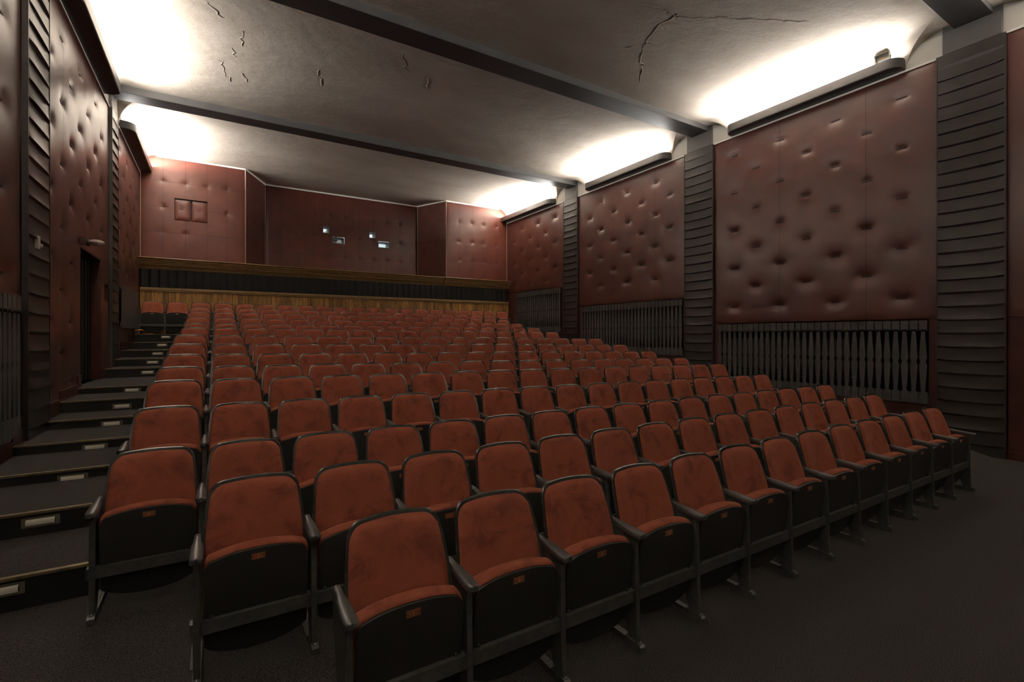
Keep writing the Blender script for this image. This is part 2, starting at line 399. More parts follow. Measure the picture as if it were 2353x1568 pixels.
# doorway in the left wall
mb = MB(); a, b_, t = 8.97, 10.43, 2.95
mb.box(XL-1.3, XL-1.25, a-.3, b_+.3, .9, 3.2, 0); mb.box(XL-1.25, XL-.38, a-.35, a-.3, .9, 3.2, 0); mb.box(XL-1.25, XL-.38, b_+.3, b_+.35, .9, 3.2, 0)
mb.box(XL-1.25, XL-.38, a-.3, b_+.3, 3.15, 3.2, 0); mb.box(XL-1.3, XL-.03, a-.3, b_+.3, .90, .949, 0)
dr = struct(mb.build('door_1', [M['dark']]), 'dark open doorway in the left wall')
mb = MB(); w = .05
mb.box(XL-.12, XL+.012, a, a+.03, .949, t, 0); mb.box(XL-.12, XL+.012, b_-.03, b_, .949, t, 0); mb.box(XL-.12, XL+.012, a+.03, b_-.03, t-.03, t, 0)
mb.build('door_jamb', M['maroonflat'], dr)
mb = MB()
for k in range(12):
    y = a + .05 + k*.115; mb.box(XL-.17+.012*(k % 2), XL-.14+.012*(k % 2), y, y+.115, .96, 2.92)
mb.build('door_backing', M['dark'], dr, label='black folds inside the doorway')  # black folded backing fills the opening
# little niche beside the door
mb = MB(); mb.box(XL-.16, XL-.13, 10.71, 11.02, 2.26, 2.58); mb.box(XL-.13, XL+.012, 10.71, 10.725, 2.26, 2.58); mb.box(XL-.13, XL+.012, 11.005, 11.02, 2.26, 2.58)
mb.box(XL-.13, XL+.012, 10.725, 11.005, 2.26, 2.275); mb.box(XL-.13, XL+.012, 10.725, 11.005, 2.565, 2.58)
tag(mb.build('wall_niche', M['maroonflat']), 'small dark red recessed niche in the left wall beyond the doorway', 'niche')
# stepped baseboard on the left
mb = MB()
for i, (y, z) in enumerate(AISLE):
    y1 = AISLE[i+1][0] if i+1 < len(AISLE) else 15.2
    zn = AISLE[i+1][1] if i+1 < len(AISLE) else z
    segs = [(y, y1)]
    if i == 6: segs = [(y, 8.97), (10.43, y1)]
    for s0, s1 in segs:
        for p0, p1 in PIL:
            if s0 < p1 and s1 > p0 and s1 - s0 > .05:
                pass
        mb.box(XL, XL+.028, s0, s1, z, max(z + .12, min(zn + .05, z+.17)))
mb.box(XL, XL+.028, -7, 3.80, 0, .20)
struct(mb.build('baseboard_left', M['maroonflat']), 'maroon baseboard stepping up along the left aisle')
mb = MB(); mb.box(XR-.02, XR-.004, -7, 2.08, 0, .11)
struct(mb.build('baseboard_right', M['maroonflat']), 'maroon baseboard of the right wall near the camera')
# front of the hall, behind the camera
mb = MB(); mb.box(XL-.4, XR+.4, -7.2, -7, -.3, 6.5)
struct(mb.build('wall_front', M['vinyl']))

# ------------------------------------------------------------------ pilasters with overlapping folds
def pilaster(side, y0, y1, z0, label):
    s = -1 if side > 0 else 1; X = (XR if side > 0 else XL) + s*.008
    mb = MB(); ns = 9; us = [y0 + (y1-y0)*i/(ns-1) for i in range(ns)]; pitch = .1945
    rnd = random.Random(int(y0*10)+side*100); P = [[] for _ in us]
    n = int((TRIM - z0)/pitch); zt = TRIM + .015
    seq = [(zt, 0, 0)]; z = zt - .19
    rows = []
    for k in range(n+2):
        top = zt - .17 - (k-1)*pitch if k else zt; bot = zt - .17 - k*pitch
        if bot < z0: bot = z0
        for t in (0, .12, .35, .6, .8, .92, 1.0): rows.append((top + (bot-top)*t, t, k))
        if bot <= z0: break
    for i, u in enumerate(us):
        q = 2*i/(ns-1)-1; taper = 1 - abs(q)**5; wob = .012
        for z, t, k in rows:
            am = (.014 if side > 0 else .026)*(.7+.6*((k*37 % 11)/11))
            out = .045 + taper*am*(t**3)*(.6 if z < z0+.05 else 1)
            zz = z - (taper*wob*(1+.5*math.sin(k*2.1)) if 0 < k else 0)
            P[i].append((X + s*out, u, max(zz, z0)))
    mb.grid(P, 0, True)
    for e in (0, ns-1): mb.grid([P[e], [(X, p[1], p[2]) for p in P[e]]], 0, False)
    mb.grid([[P[i][0] for i in range(ns)], [(X, u, zt) for u in us]], 0, False)
    # flat binding strips down both sides
    for e, d in ((y0, -.004), (y1, .004)): mb.box(min(X, X+s*.05), max(X, X+s*.05), e-.008, e+.008, z0, zt)
    return tag(mb.build('ribbed_pilaster', M['vinyl']), label, 'pilaster', 'black ribbed pilasters')
zfl = [0, .637, 1.10]
for k, (a, b_) in enumerate(PIL):
    pilaster(1, a, b_, [0.0,.30,.75][k], ['broad black pleated pilaster on the right wall, nearest the camera','black pleated pilaster on the right wall between the two larger slatted screens','black pleated pilaster on the right wall farthest from the camera'][k])
    if k: pilaster(-1, a, b_, [0,.637,1.10][k], ['','black pleated pilaster on the left wall between picture edge and doorway','narrow black pleated pilaster on the left wall beyond the doorway'][k])

# ------------------------------------------------------------------ slatted screens
def screen(side, a, b_, c, d, label, plain=False):
    X = XR if side > 0 else XL; s = -1 if side > 0 else 1
    t = thing('radiator_screen', label, 'screen', (X if side > 0 else X+.024, (a+b_)/2, c), 'slatted wall screens')
    mb = MB(); n = round((b_-a)/.1165); w = (b_-a)/n; h = d - c; yc = (a+b_)/2
    zt, zn, zv = h, h-.165, h-.215                     # top, neck, under the swallow tail
    mid = h*.505
    o0, o1 = (s*.018, s*.045)
    for i in range(n):
        y0 = a - yc + i*w; cx = y0 + w/2; k = w/2 - .004; kn = w/2*.44; kw = w/2 - .009
        if plain: prof = [(k,h),(k,0)]
        else: prof = [(k-.003,h),(k-.003,zn),(kn-.002,zn+.03),(kn,zv),(kw,mid+.055),(kn+.004,mid),(kw,mid-.055),(kn,.215),(kn-.002,.185),(k,.165),(k,0)]
        # the outline is split into bands so that every quad is convex
        for (ka, za), (kb, zb_) in zip(prof[:-1], prof[1:]):
            if abs(za-zb_) < 1e-6: continue
            x0, x1 = min(o0,o1), max(o0,o1)
            v = [(x0,cx-kb,zb_),(x1,cx-kb,zb_),(x1,cx+kb,zb_),(x0,cx+kb,zb_),(x0,cx-ka,za),(x1,cx-ka,za),(x1,cx+ka,za),(x0,cx+ka,za)]
            mb.hexa(v, 0)
        for zz in (.09, .12): mb.ball((o1, cx+.02, zz), .004, 1, 6)
    mb.build('slats', [M['slat'], M['steel']], t, fix=True)
    mb = MB(); L2 = (b_-a)/2
    mb.box(min(0,s*.018), max(0,s*.018), -L2, L2, h-.05, h-.01); mb.box(min(0,s*.018), max(0,s*.018), -L2, L2, .03, .11)
    mb.build('support_rail', M['slat'], t)
    return t
screen(1, *GR[0], 'largest charcoal slatted screen on the right wall, nearest the camera')
screen(1, *GR[1], 'middle charcoal slatted screen on the right wall between two pilasters')
screen(1, *GR[2], 'small charcoal slatted screen on the right wall beside the wooden wainscot')
screen(-1, 12.22, 14.56, 1.83, 2.65, 'low dark closed-slat screen on the left wall next to the back corner', plain=True)
screen(-1, 2.95, 6.33, .74, 2.05, 'charcoal slatted screen at the left picture edge')
def radiator(y0, y1, z0, z1, label):
    t = thing('radiator', label, 'radiator', (XR+.14, (y0+y1)/2, z0), 'radiators behind the right wall screens'); L2 = (y1-y0)/2
    mb = MB(); n = int((y1-y0)/.06)
    for i in range(n):
        y = -L2 + (i+.5)*(2*L2/n); mb.box(-.05,.05,y-.02,y+.02,.0,z1-z0)
    mb.build('fins', M['slat'], t, bevel=.008, seg=1)
    mb = MB(); mb.tube([(0,-L2-.1,-.06),(0,L2,-.06)], .016); mb.tube([(-.03,-L2-.1,-.115),(-.03,L2,-.115)], .013)
    for y in (-L2+.1, L2-.1): mb.tube([(0,y,-.06),(0,y,.02)], .012)
    mb.build('pipes', M['metal'], t)
radiator(4.1, 6.38, 1.02, 1.62, 'dark ribbed radiator behind the largest right wall screen')
radiator(8.2, 10.8, 1.55, 2.15, 'dark ribbed radiator behind the middle right wall screen')

# ------------------------------------------------------------------ ceiling, coves, beams
zc = lambda y: 6.205 + .006*(y - 6.7)
mb = MB()
ys = [-7 + i*.45 for i in range(int(23.7/.45)+2)]; ys = [y for y in ys if y < 16.75] + [16.8]
xs = [XL + (XR-XL)*i/24 for i in range(25)]
mb.grid([[(x, y, zc(y) + .022*math.sin(PI*(x-XL)/(XR-XL))) for y in ys] for x in xs], 0, True)
mb.box(XL-.4, XR+.4, -7.2, 17, 6.42, 6.6, 0)
BAYS = [(2.81,6.59),(7.32,11.15),(11.80,15.25),(-1.68,2.085),(-6.2,-2.4)]
def cove(side, y0, y1, e0, e1, R=.40):
    X = XR if side > 0 else XL; s = -1 if side > 0 else 1; P = []; n = 12
    for k in range(n+1):
        ph = PI/2*k/n; x = X + s*(R - R*math.cos(ph)); 
        fl = 1 - math.cos(ph)
        a = y0 + (e0*(1-fl)); b2 = y1 - (e1*(1-fl))
        row = []
        for j in range(9):
            y = a + (b2-a)*j/8; row.append((x, y, zc(y) + .004 - R + R*math.sin(ph)))
        P.append(row)
    mb.grid(P, 0, True)
    for e in (0, 8):
        col = [P[k][e] for k in range(n+1)]
        mb.grid([col, [(X, p[1], p[2]) for p in col]], 0, False)
for sd in (1, -1):
    for i, (a, b_) in enumerate(BAYS): cove(sd, a-.08, b_+(.08 if i != 2 else -.03), .47, .47 if i != 2 else 0)
ceil = struct(mb.build('ceiling', M['plaster']), 'pale plaster ceiling with curved coves along both sides')
# raised cracks in the plaster
mb = MB(); rnd = random.Random(3)
def crack(pts, w=.010, jit=.03):
    out = []
    for (x0,y0),(x1,y1) in zip(pts[:-1], pts[1:]):
        n = max(2, int(math.hypot(x1-x0,y1-y0)/.07))
        for i in range(n): out.append((x0+(x1-x0)*i/n + rnd.uniform(-jit,jit), y0+(y1-y0)*i/n + rnd.uniform(-jit,jit)))
    out.append(pts[-1])
    mb.tube([(x, y, zc(y)+.022*math.sin(PI*(x-XL)/(XR-XL))-.0005) for x, y in out], [w*rnd.uniform(.35,1) for _ in out], 6)
def cz(u, v):
    f = 1111.; ps = math.atan(f/(2990-1176.5)); d = f*(6.22-H)/(770-v); x = (u-1176.5)*d/f
    return (x*math.cos(ps)+d*math.sin(ps), -x*math.sin(ps)+d*math.cos(ps))
for pts in ([(1560,33),(1503,66),(1475,112),(1473,188)],[(1480,5),(1560,38),(1725,42),(1860,48)],[(552,68),(556,108)],[(527,108),(543,132)],[(470,3),(512,42)],[(505,140),(530,190)],
            [(560,172),(566,190)],[(984,180),(982,205)],[(927,128),(932,162)],[(1410,112),(1500,100)],[(730,162),(738,200)]):
    crack([cz(*p) for p in pts], .0042 if len(pts) < 3 else .0036, .035)
mb.build('crack', M['plaster'], ceil, kind='structure')
# beams with their piers
for k, (a, b_) in enumerate([(2.20,2.62),(6.70,7.12),(11.20,11.59)]):
    mb = MB(); mb.box(XL+.04, XR-.04, a, b_, 6.10, 6.40)
    p0, p1 = PIL[k]
    mb.box(XR-.045, XR, p0+.03, p1-.06, TRIM+.02, 6.20); mb.box(XL, XL+.045, p0+.03, p1-.06, TRIM+.02, 6.20)
    o = struct(mb.build(f'beam_{k+1}', M['beam'], bevel=.006, seg=1), ['dark grey ceiling beam at the top right corner of the view','dark grey ceiling beam across the middle of the hall','dark grey ceiling beam nearest the back wall'][k])

# ------------------------------------------------------------------ light troughs
LAMPS = [('cove_lamp', 75, 40, 180, .13), ('ceiling_fill_lamp', 150, 82, 130, .148)]  # second lamp is an added fill, aimed across to brighten the mid ceiling
def trough(side, y0, y1, label, rear=False, gain=1):
    X = XR if side > 0 else XL; s = -1 if side > 0 else 1; D = .26; r = .19; z0, z1 = 5.795, 5.957; L2 = (y1-y0)/2
    t = thing('cove_light', label, 'light', (X, (y0+y1)/2, z0), 'charcoal cove light troughs')
    out = [(0, -L2)]
    for k in range(9):
        a = PI/2*k/8; out.append((D - r + r*math.sin(a), -L2 + r - r*math.cos(a)))
    if rear: out += [(D, L2), (0, L2)]
    else:
        for k in range(9):
            a = PI/2*k/8; out.append((D - r + r*math.cos(a), L2 - r + r*math.sin(a)))
        out.append((0, L2))
    mb = MB(); h = z1 - z0; n = len(out)
    # rounded lower edge, rim with thickness, floor of the tray
    lay = [(-.022, 0), (-.007, .004), (0, .02), (0, .028), (0, h-.004), (0, h), (-.003, h), (-.011, h), (-.014, h), (-.014, .02)]
    def off(i, d):
        x, y = out[i]; a = out[max(i-1,0)]; b2 = out[min(i+1,n-1)]; tx, ty = b2[0]-a[0], b2[1]-a[1]; l = math.hypot(tx,ty) or 1
        nx, ny = ty/l, -tx/l
        return (max(x + nx*d, 0), y + ny*d)
    P = [[(s*off(i, d)[0], off(i, d)[1], z) for d, z in lay] for i in range(n)]
    mb.grid(P, 0, True)
    bt = [P[i][0] for i in range(n)]; mb.add(bt, [tuple(range(n))], 0)
    tp = [P[i][-1] for i in range(n)]; mb.add(tp, [tuple(range(n-1,-1,-1))], 0)
    mb.build('housing', M['trough'], t, fix=True)
    mb = MB(); mb.tube([(s*.12, -L2+.2, .06), (s*.12, L2-.2, .06)], .013, 8)
    mb.build('fluorescent_tube', M['tube'], t)
    for nm, watt, tilt, spread, dz in LAMPS:
        ld = bpy.data.lights.new(nm, 'AREA'); ld.shape = 'RECTANGLE'; ld.size = .07; ld.size_y = 2*L2 - .12
        ld.energy = watt*(2*L2)/3*(gain); ld.color = (1,.96,.91); ld.spread = math.radians(spread)
        lo = bpy.data.objects.new(nm, ld); C.objects.link(lo); lo.location = (X + s*.12, (y0+y1)/2, z0+dz)
        lo.rotation_euler = (PI, s*math.radians(tilt), 0)
for sd, nm in ((1,'right'),(-1,'left')):
    trough(sd, 3.205, 6.18, f'long dark rounded cove light trough on the {nm} wall nearest the camera')
    trough(sd, 7.72, 10.66, f'dark rounded cove light trough on the {nm} wall in the middle bay')
    trough(sd, 12.24, 15.215, f'dark cove light trough on the {nm} wall ending at the back wall', rear=True, gain=1.5)
    trough(sd, -1.28, 1.69, f'dark cove light trough on the {nm} wall beside the camera', gain=1.3)  # added out of view so the front seats get light
    trough(sd, -5.80, -2.80, f'dark cove light trough on the {nm} wall next to the screen', gain=1.2)  # extra unseen trough, added to brighten the foreground seats
# flood light on the near right trough
t = thing('floodlight', 'small square halogen floodlight tilted on the end of the near right light trough', 'floodlight', (8.98, 3.45, 5.957))
mb = MB(); mb.box(-.015,.015,-.11,.11,0,.02); mb.box(-.008,.008,-.11,-.10,0,.10); mb.box(-.008,.008,.10,.11,0,.10); mb.build('bracket', M['metal'], t)
R = Matrix.Translation((0,0,.10)) @ Matrix.Rotation(math.radians(-28),4,'Y')
mb = MB(); 
for q in ((-.03,.02,-.10,.10,-.075,-.06),(-.03,.02,-.10,.10,.06,.075),(-.03,.02,-.10,-.085,-.06,.06),(-.03,.02,.085,.10,-.06,.06),(.015,.02,-.085,.085,-.06,.06)): mb.box(*q)
mb.v = [tuple(R @ Vector(p)) for p in mb.v]; mb.build('housing', M['lensrim'], t)
mb = MB(); mb.box(.0,.012,-.084,.084,-.058,.058); mb.v = [tuple(R @ Vector(p)) for p in mb.v]; mb.build('reflector', M['steel'], t)
mb = MB(); mb.tube([(-.012,-.05,0),(-.012,.05,0)], .007); mb.v = [tuple(R @ Vector(p)) for p in mb.v]; mb.build('bulb', M['pipe'], t)

# ------------------------------------------------------------------ back wall
YB, YA = 15.25, 16.5
back = lambda Y: (lambda u, v, n: (u, Y - n, v))
BG = 'padded panels of the back wall'; ZB0 = 3.60
bt = lambda y: zc(y) - .005
BM = [M['maroonback'], M['seam']]
UT = [-1.151,-.675,-.197,.262]; VT = [5.64,4.975,4.33]
hx = (-.912,-.187,4.66,5.232)
panel('upholstered_panel', back(YB), XL+.01, .682, ZB0, bt(YB), [(u,v) for u in UT for v in VT if not (hx[0]<u<hx[1]+.02 and hx[2]<v<hx[3]) and not (u > -.4 and v < 4.4)], holes=[hx], seams_u=UT, seams_v=VT, slit=0, depth=.03, sigma=.055, mats=BM, label='maroon buttoned panel with a small double hatch at the left of the back wall', group=BG)
UR = [7.193,7.70,8.167,8.667]
panel('upholstered_panel', back(YB), 6.718, XR-.01, ZB0, bt(YB), [(u,v) for u in UR for v in (5.60,4.93,4.28)], seams_u=UR, seams_v=(5.60,4.93,4.28), slit=0, depth=.03, sigma=.055, mats=BM, label='maroon buttoned panel at the right of the back wall', group=BG)
UC = [1.737+.471*i for i in range(9)]; VC = [5.565,4.895,4.25]
PORTS = [(2.94,3.15,4.975,5.195),(3.245,3.61,4.672,4.877),(4.42,4.645,4.966,5.177),(4.73,5.11,4.668,4.88)]
def nearport(u,v): return any(p[0]-.06 < u < p[1]+.06 and p[2]-.06 < v < p[3]+.06 for p in PORTS)
panel('upholstered_panel', back(YA), 1.315, 6.095, ZB0, bt(YA), [(u,v) for u in UC for v in VC if not nearport(u,v)], holes=PORTS, seams_u=UC, seams_v=VC, slit=0, depth=.03, sigma=.055, mats=BM, label='wide maroon buttoned panel with four projection ports in the back wall alcove', group=BG)
def splay(x0, x1):
    d = Vector((x1-x0, YA-YB)).normalized(); nrm = Vector((d.y, -d.x)); 
    if nrm.y > 0: nrm = -nrm
    return lambda u, v, n: (x0 + (x1-x0)*u + nrm.x*n, YB + (YA-YB)*u + nrm.y*n, v)
for x0, x1, lb in ((.70,1.28,'narrow maroon splayed panel left of the projection alcove'),(6.70,6.13,'narrow maroon splayed panel right of the projection alcove')):
    panel('upholstered_panel', splay(x0, x1), 0, 1, ZB0, bt(YA), [(u,v) for u in (.33,.67) for v in (5.60,4.93,4.28)], seams_v=(5.60,4.93,4.28), slit=0, depth=.012, sigma=.04, puff=.006, mats=BM, label=lb, group=BG)
# hatch
t = thing('padded_hatch', 'small maroon padded double hatch set into the left of the back wall', 'hatch', (-.55, YB+.03, 4.946))
for k, (a, b_) in enumerate(((-.362,-.022),(.022,.3625))):
    panel('hatch_door', lambda u, v, n: (u, -n, v), a, b_, -.286+.02, .286-.02, [((a+b_)/2, .02)], slit=0, depth=.012, sigma=.05, puff=.02, mats=BM, parent=t)
mb = MB(); mb.box(-.3625,.3625,.025,.05,-.286,.286); mb.build('hatch_recess', M['seam'], t); MB().ball((-.01,-.045,-.275), .012).build('latch', M['steel'], t)
# structural back wall
mb = MB()
for (x0,x1) in ((XL-.4,.62),(6.78,XR+.4)): mb.box(x0, x1, YB+.09, YB+.3, -.3, 6.5)
mb.box(.6, 6.8, YB+.02, YA+.3, 3.36, 3.58, 0)                                   # ledge behind the moulding
mb.box(.70, 6.7, YB+.09, YB+.3, -.3, 3.4)
mb.box(.9, 2.80, YA+.05, YA+.3, 3.4, 6.5); mb.box(5.25, 6.5, YA+.05, YA+.3, 3.4, 6.5); mb.box(2.80, 5.25, YA+.05, YA+.3, 3.4, 4.62); mb.box(2.80, 5.25, YA+.05, YA+.3, 5.24, 6.5)
for x0, x1 in ((.62,1.0),(6.42,6.80)): mb.box(x0, x1, YB+.35, YA+.3, 3.4, 6.5) if False else None
struct(mb.build('wall_back', M['maroonflat']), 'structural back wall behind the padded panels')
# pale edge pipings and top strip
mb = MB(); r = .014
for x, y in ((.70,YB-.012),(1.28,YA-.03),(6.13,YA-.03),(6.70,YB-.012),(XL+.02,YB-.012),(XR-.02,YB-.012)): mb.tube([(x,y,ZB0),(x,y,bt(y)-.02)], r, 8)
struct(mb.build('trim_3', M['piping']), 'pale vertical pipings at the corners of the back wall')
mb = MB(); tp = [(XL+.35,YB-.02),(.70,YB-.02),(1.28,YA-.02),(6.13,YA-.02),(6.70,YB-.02),(XR-.35,YB-.02)]
for p, q in zip(tp[:-1], tp[1:]): mb.tube([(p[0],p[1],bt(p[1])+.004),(q[0],q[1],bt(q[1])+.004)], .026, 6)
struct(mb.build('trim_4', M['white']), 'thin white line where the back wall meets the ceiling')
# bronze moulding
PROFC = [(.04,3.625),(-.30,3.625),(-.306,3.613),(-.30,3.600),(-.245,3.598),(-.245,3.586),(-.282,3.582),(-.278,3.565),(-.255,3.535),(-.235,3.505),(-.232,3.492),(-.185,3.490),(-.185,3.478),(-.215,3.474),(-.212,3.455),(-.18,3.425),(-.152,3.390),(-.148,3.372),(-.118,3.370),(-.118,3.352),(.04,3.352)]
for k, (x0, x1, d, lb) in enumerate(((XL+.005,.93,0,'left length of bronze painted moulding below the hatch panel'),(.93,6.56,.07,'long middle length of bronze painted moulding below the projection ports'),(6.56,XR-.005,0,'right length of bronze painted moulding in the back corner'))):
    mb = MB(); mb.prism([(YB+.0+p+d, z) for p, z in PROFC], 'x', x0, x1)
    tag(mb.build('cornice_moulding', M['gold'], fix=True), lb, 'moulding', 'bronze moulding on the back wall')
# black pleated band
mb = MB(); n = 57; w = (XR-XL-.06)/n; P = []; zs = [2.888,2.93,3.05,3.2,3.31,3.345]
for k in range(n):
    for t in (0,.08,.3,.6,.9):
        x = XL+.03 + (k+t)*w; a = .030*(1-t)**2 if t > .05 else .002
        P.append([(x + .012*math.sin(k*1.7)*(z-3.1)/.3, YB-.105 - (a + .012)*(1 - ((z-3.118)/.30)**2*.6), z) for z in zs])
P.append([(XR-.03, YB-.11, z) for z in zs])
mb.grid(P, 0, True); mb.box(XL+.028, XR-.028, YB-.10, YB+.01, 2.888, 3.345)
tag(mb.build('pleated_band', M['band']), 'black pleated leatherette band running under the bronze moulding', 'padded band')
# wood wainscot
t = thing('wainscot', 'knotty brown plank wainscot along the foot of the back wall', 'wainscot', (XL+.026, YB-.13, 1.703))
L = XR-XL-.052
MB().box(0, L, 0, .15, 0, 1.15).build('plank_boarding', M['pine'], t)
mb = MB(); mb.box(0, L, -.035, .15, 1.115, 1.178); mb.box(0, L, -.022, 0, 1.08, 1.115); mb.build('top_rail', M['gold'], t, bevel=.006, seg=1)

# ------------------------------------------------------------------ projection ports and booth
for k, (x0, x1, z0, z1) in enumerate(PORTS):
    mb = MB(); y0, y1 = YA-.03, YA+.34; f = .018
    mb.box(x0, x0+f, y0, y1, z0, z1); mb.box(x1-f, x1, y0, y1, z0, z1); mb.box(x0+f, x1-f, y0, y1, z1-f, z1); mb.box(x0+f, x1-f, y0, y1, z0, z0+f)
    o = struct(mb.build(f'window_{k+1}', M['teal']), ['small square projection port, upper left of the four','wide projection port with the projector lens behind it','small square projection port, upper right of the four','wide projection port, lower right of the four'][k])
    MB().box(x0+f, x1-f, YA+.2, YA+.206, z0+f, z1-f).build('pane', M['glass'], o)
mb = MB(); bx0, bx1, by0, by1, bz0, bz1 = 2.3, 6.1, YA+.34, 18.6, 3.7, 6.3
mb.box(bx0, bx1, by1, by1+.1, bz0, bz1); mb.box(bx0-.1, bx0, by0, by1, bz0, bz1); mb.box(bx1, bx1+.1, by0, by1, bz0, bz1); mb.box(bx0, bx1, by0, by1, bz0-.1, bz0); mb.box(bx0, bx1, by0, by1, bz1, bz1+.1)
struct(mb.build('wall_booth', M['booth']), 'white walls of the projection booth seen through the ports')
t = thing('projector', 'pale film projector with a dark round lens behind the wide left port', 'projector', (3.50, 17.4, 4.35))
MB().box(-.28,.28,0,.7,.2,.95).build('body', M['plastic'], t, bevel=.03)
mb = MB(); mb.tube([(.0,.01,.62),(.0,-.14,.62)], [.085,.075], 20); mb.build('lens_barrel', M['frame'], t); 
mb = MB(); mb.tube([(0,-.14,.62),(0,-.143,.62)], .06, 20); mb.build('lens_glass', M['board'], t)
MB().box(-.2,.2,.1,.6,-.64,.2).build('pedestal', M['metal'], t)
ld = bpy.data.lights.new('booth_lamp', 'AREA'); ld.size = 1.5; ld.energy = 60; ld.color = (.92,.97,1)
lo = bpy.data.objects.new('booth_lamp', ld); C.objects.link(lo); lo.location = (4.2, 17.5, 6.25)

# ------------------------------------------------------------------ small wall things on the left
t = thing('emergency_light', 'white oval emergency light on a maroon bracket above the left doorway', 'emergency light', (XL+.0165, 8.99, 3.0))
mb = MB(); mb.prism([(0,-.035),(.0,.06),(.07,.05),(.07,-.035)], 'y', -.045, .045); mb.build('bracket', M['maroonflat'], t, fix=True)
mb = MB(); mb.tube([(.065,0,.005),(.09,0,.005)], [.06,.065], 16); mb.build('collar', M['frame'], t)
mb = MB(); mb.ball((.165,0,.0), .095, 0, 16, (1.05,.55,.48)); mb.build('lens', M['plastic'], t); 
mb = MB(); mb.tube([(.08,-.052,.0),(.165,-.056,.0),(.255,-.01,.0)], .006, 6); mb.build('red_stripe', mat('red stripe',(.35,.06,.04),.5), t)
t = thing('wall_sensor', 'small white plastic box on the front left pleated pilaster', 'sensor', (XL+.072, 6.82, 2.57))
MB().box(-.025,.015,-.03,.03,0,.14).build('case', M['plastic'], t, bevel=.008); MB().ball((.015,.02,.04), .022).build('nozzle', M['plastic'], t)
mb = MB(); mb.tube([(XL+.03,14.02,1.78),(XL+.16,14.02,1.80),(XL+.20,14.04,1.79),(XL+.215,14.05,1.76),(XL+.22,14.25,1.72),(XL+.25,14.30,1.705),(XL+.36,14.32,1.705)], .014, 8)
tag(mb.build('brass_pipe', M['pipe']), 'bent brass pipe at the top of the left aisle steps', 'pipe')

# ------------------------------------------------------------------ the seat
def w_at(z):            # half width of the backrest, z measured down from its top
    k = [(0,.201),(.10,.217),(.20,.228),(.26,.2315),(.34,.2320),(.60,.231)]
    for (a, wa), (b2, wb) in zip(k[:-1], k[1:]):
        if a <= z <= b2: return wa + (wb-wa)*(z-a)/(b2-a)
    return k[-1][1]
def lean(z): return -.225*z - .02*min(z/.3,1)      # forward offset, z below top
def back_outline(inset, r):
    """rows of (half width, depth below top)"""
    out = []
    for k in range(8):
        a = PI/2*k/7; z = inset + r - r*math.cos(a - 0) if False else inset + r*(1-math.sin(PI/2 - a) if False else 1-math.cos(a))
        w = w_at(z) - inset - r + r*math.sin(a)
        out.append((w, z))
    zz = inset + r
    for z in (.12,.18,.25,.32,.40,.47,.54):
        if z > zz + .01: out.append((w_at(z)-inset, z))
    return out
NS = 13
def ss(): return [math.sin(PI/2*(2*i/(NS-1)-1)) for i in range(NS)]
def bow(x): return -.048*(x/.22)**2                # edges come forward
def shell_mesh():
    mb = MB(); ol = back_outline(0, .055); t = .017
    F = [[(w*s, lean(z) + bow(w*s), -z - .010*(w*s/.2)**2*(1 if z < .06 else .0)) for s in ss()] for w, z in ol]
    B = [[(x, y + t, z) for x, y, z in row] for row in F]
    # rounded rim: a strip of quads around
    mb.grid([r[::-1] for r in F], 0, True); mb.grid(B, 0, True)
    fr = [F[i][0] for i in range(len(F)-1,-1,-1)] + F[0][1:-1] + [F[i][-1] for i in range(len(F))]
    bk = [B[i][0] for i in range(len(B)-1,-1,-1)] + B[0][1:-1] + [B[i][-1] for i in range(len(B))]
    md = [((a[0]+b2[0])/2*1.005, (a[1]+b2[1])/2, (a[2]+b2[2])/2 + .004) for a, b2 in zip(fr, bk)]
    mb.grid([fr, md, bk], 0, True)
    return mb.mesh('backrest', M['frame'])
def cushion_mesh():
    mb = MB(); ol = back_outline(.013, .05); F = []
    n = len(ol)
    for i, (w, z) in enumerate(ol):
        row = []
        for s in ss():
            x = w*s; e = min((1-abs(s))*w, z - .013 + .0)
            pf = .030*(1-math.exp(-max(e,0)/.016)) + .008*math.cos(PI*s/2)*math.exp(-((z-.42)/.12)**2)
            row.append((x, lean(z) + bow(x) - .002 - pf, -z - .010*(x/.2)**2*(1 if z < .06 else 0)))
        F.append(row)
    mb.grid([r[::-1] for r in F], 0, True)
    return mb.mesh('back_cushion', M['velvet'])
# folded seat: board outline in x, height above floor line
def seat_outline(inset=0, dz=0):
    hw = .222 - inset; pts = []
    top = lambda x: .606 + dz - .036*(abs(x)/.222)**2.4
    rr = .028
    for k in range(15):
        x = -hw + 2*hw*k/14
        pts.append((x, top(x)))
    # soften the two upper corners
    pts[0] = (-hw, top(hw)-.030); pts.insert(1, (-hw+.008, top(hw)-.010)); pts[2] = (-hw+.022, top(hw-.022))
    pts[-1] = (hw, top(hw)-.030); pts.insert(-1, (hw-.008, top(hw)-.010)); pts[-3] = (hw-.022, top(hw-.022))
    return pts
def ybo(z): return -.283 + .14*max(0,(.50-z))      # face of the board
def board_mesh():
    mb = MB(); up = seat_outline(); low = []
    for k in range(len(up)):
        x = up[k][0]; low.append((x, .205 - .095*math.sqrt(max(0, 1-(x/.235)**2))))
    P = []
    for (x, zt), (_, zl) in zip(up, low):
        P.append([(x, ybo(zl+(zt-zl)*q), zl+(zt-zl)*q) for q in (0,.12,.3,.5,.7,.88,1)])
    mb.grid(P, 0, True); Q = [[(x, y+.016, z) for x, y, z in c] for c in P]
    mb.grid(Q[::-1], 0, True)
    n = len(P)
    mb.grid([[c[-1] for c in P], [c[-1] for c in Q]], 0, True); mb.grid([[c[0] for c in Q], [c[0] for c in P]], 0, True)
    mb.grid([P[0], Q[0]][::-1], 0, False); mb.grid([P[-1], Q[-1]], 0, False)
    return mb.mesh('seat_board', M['board'])
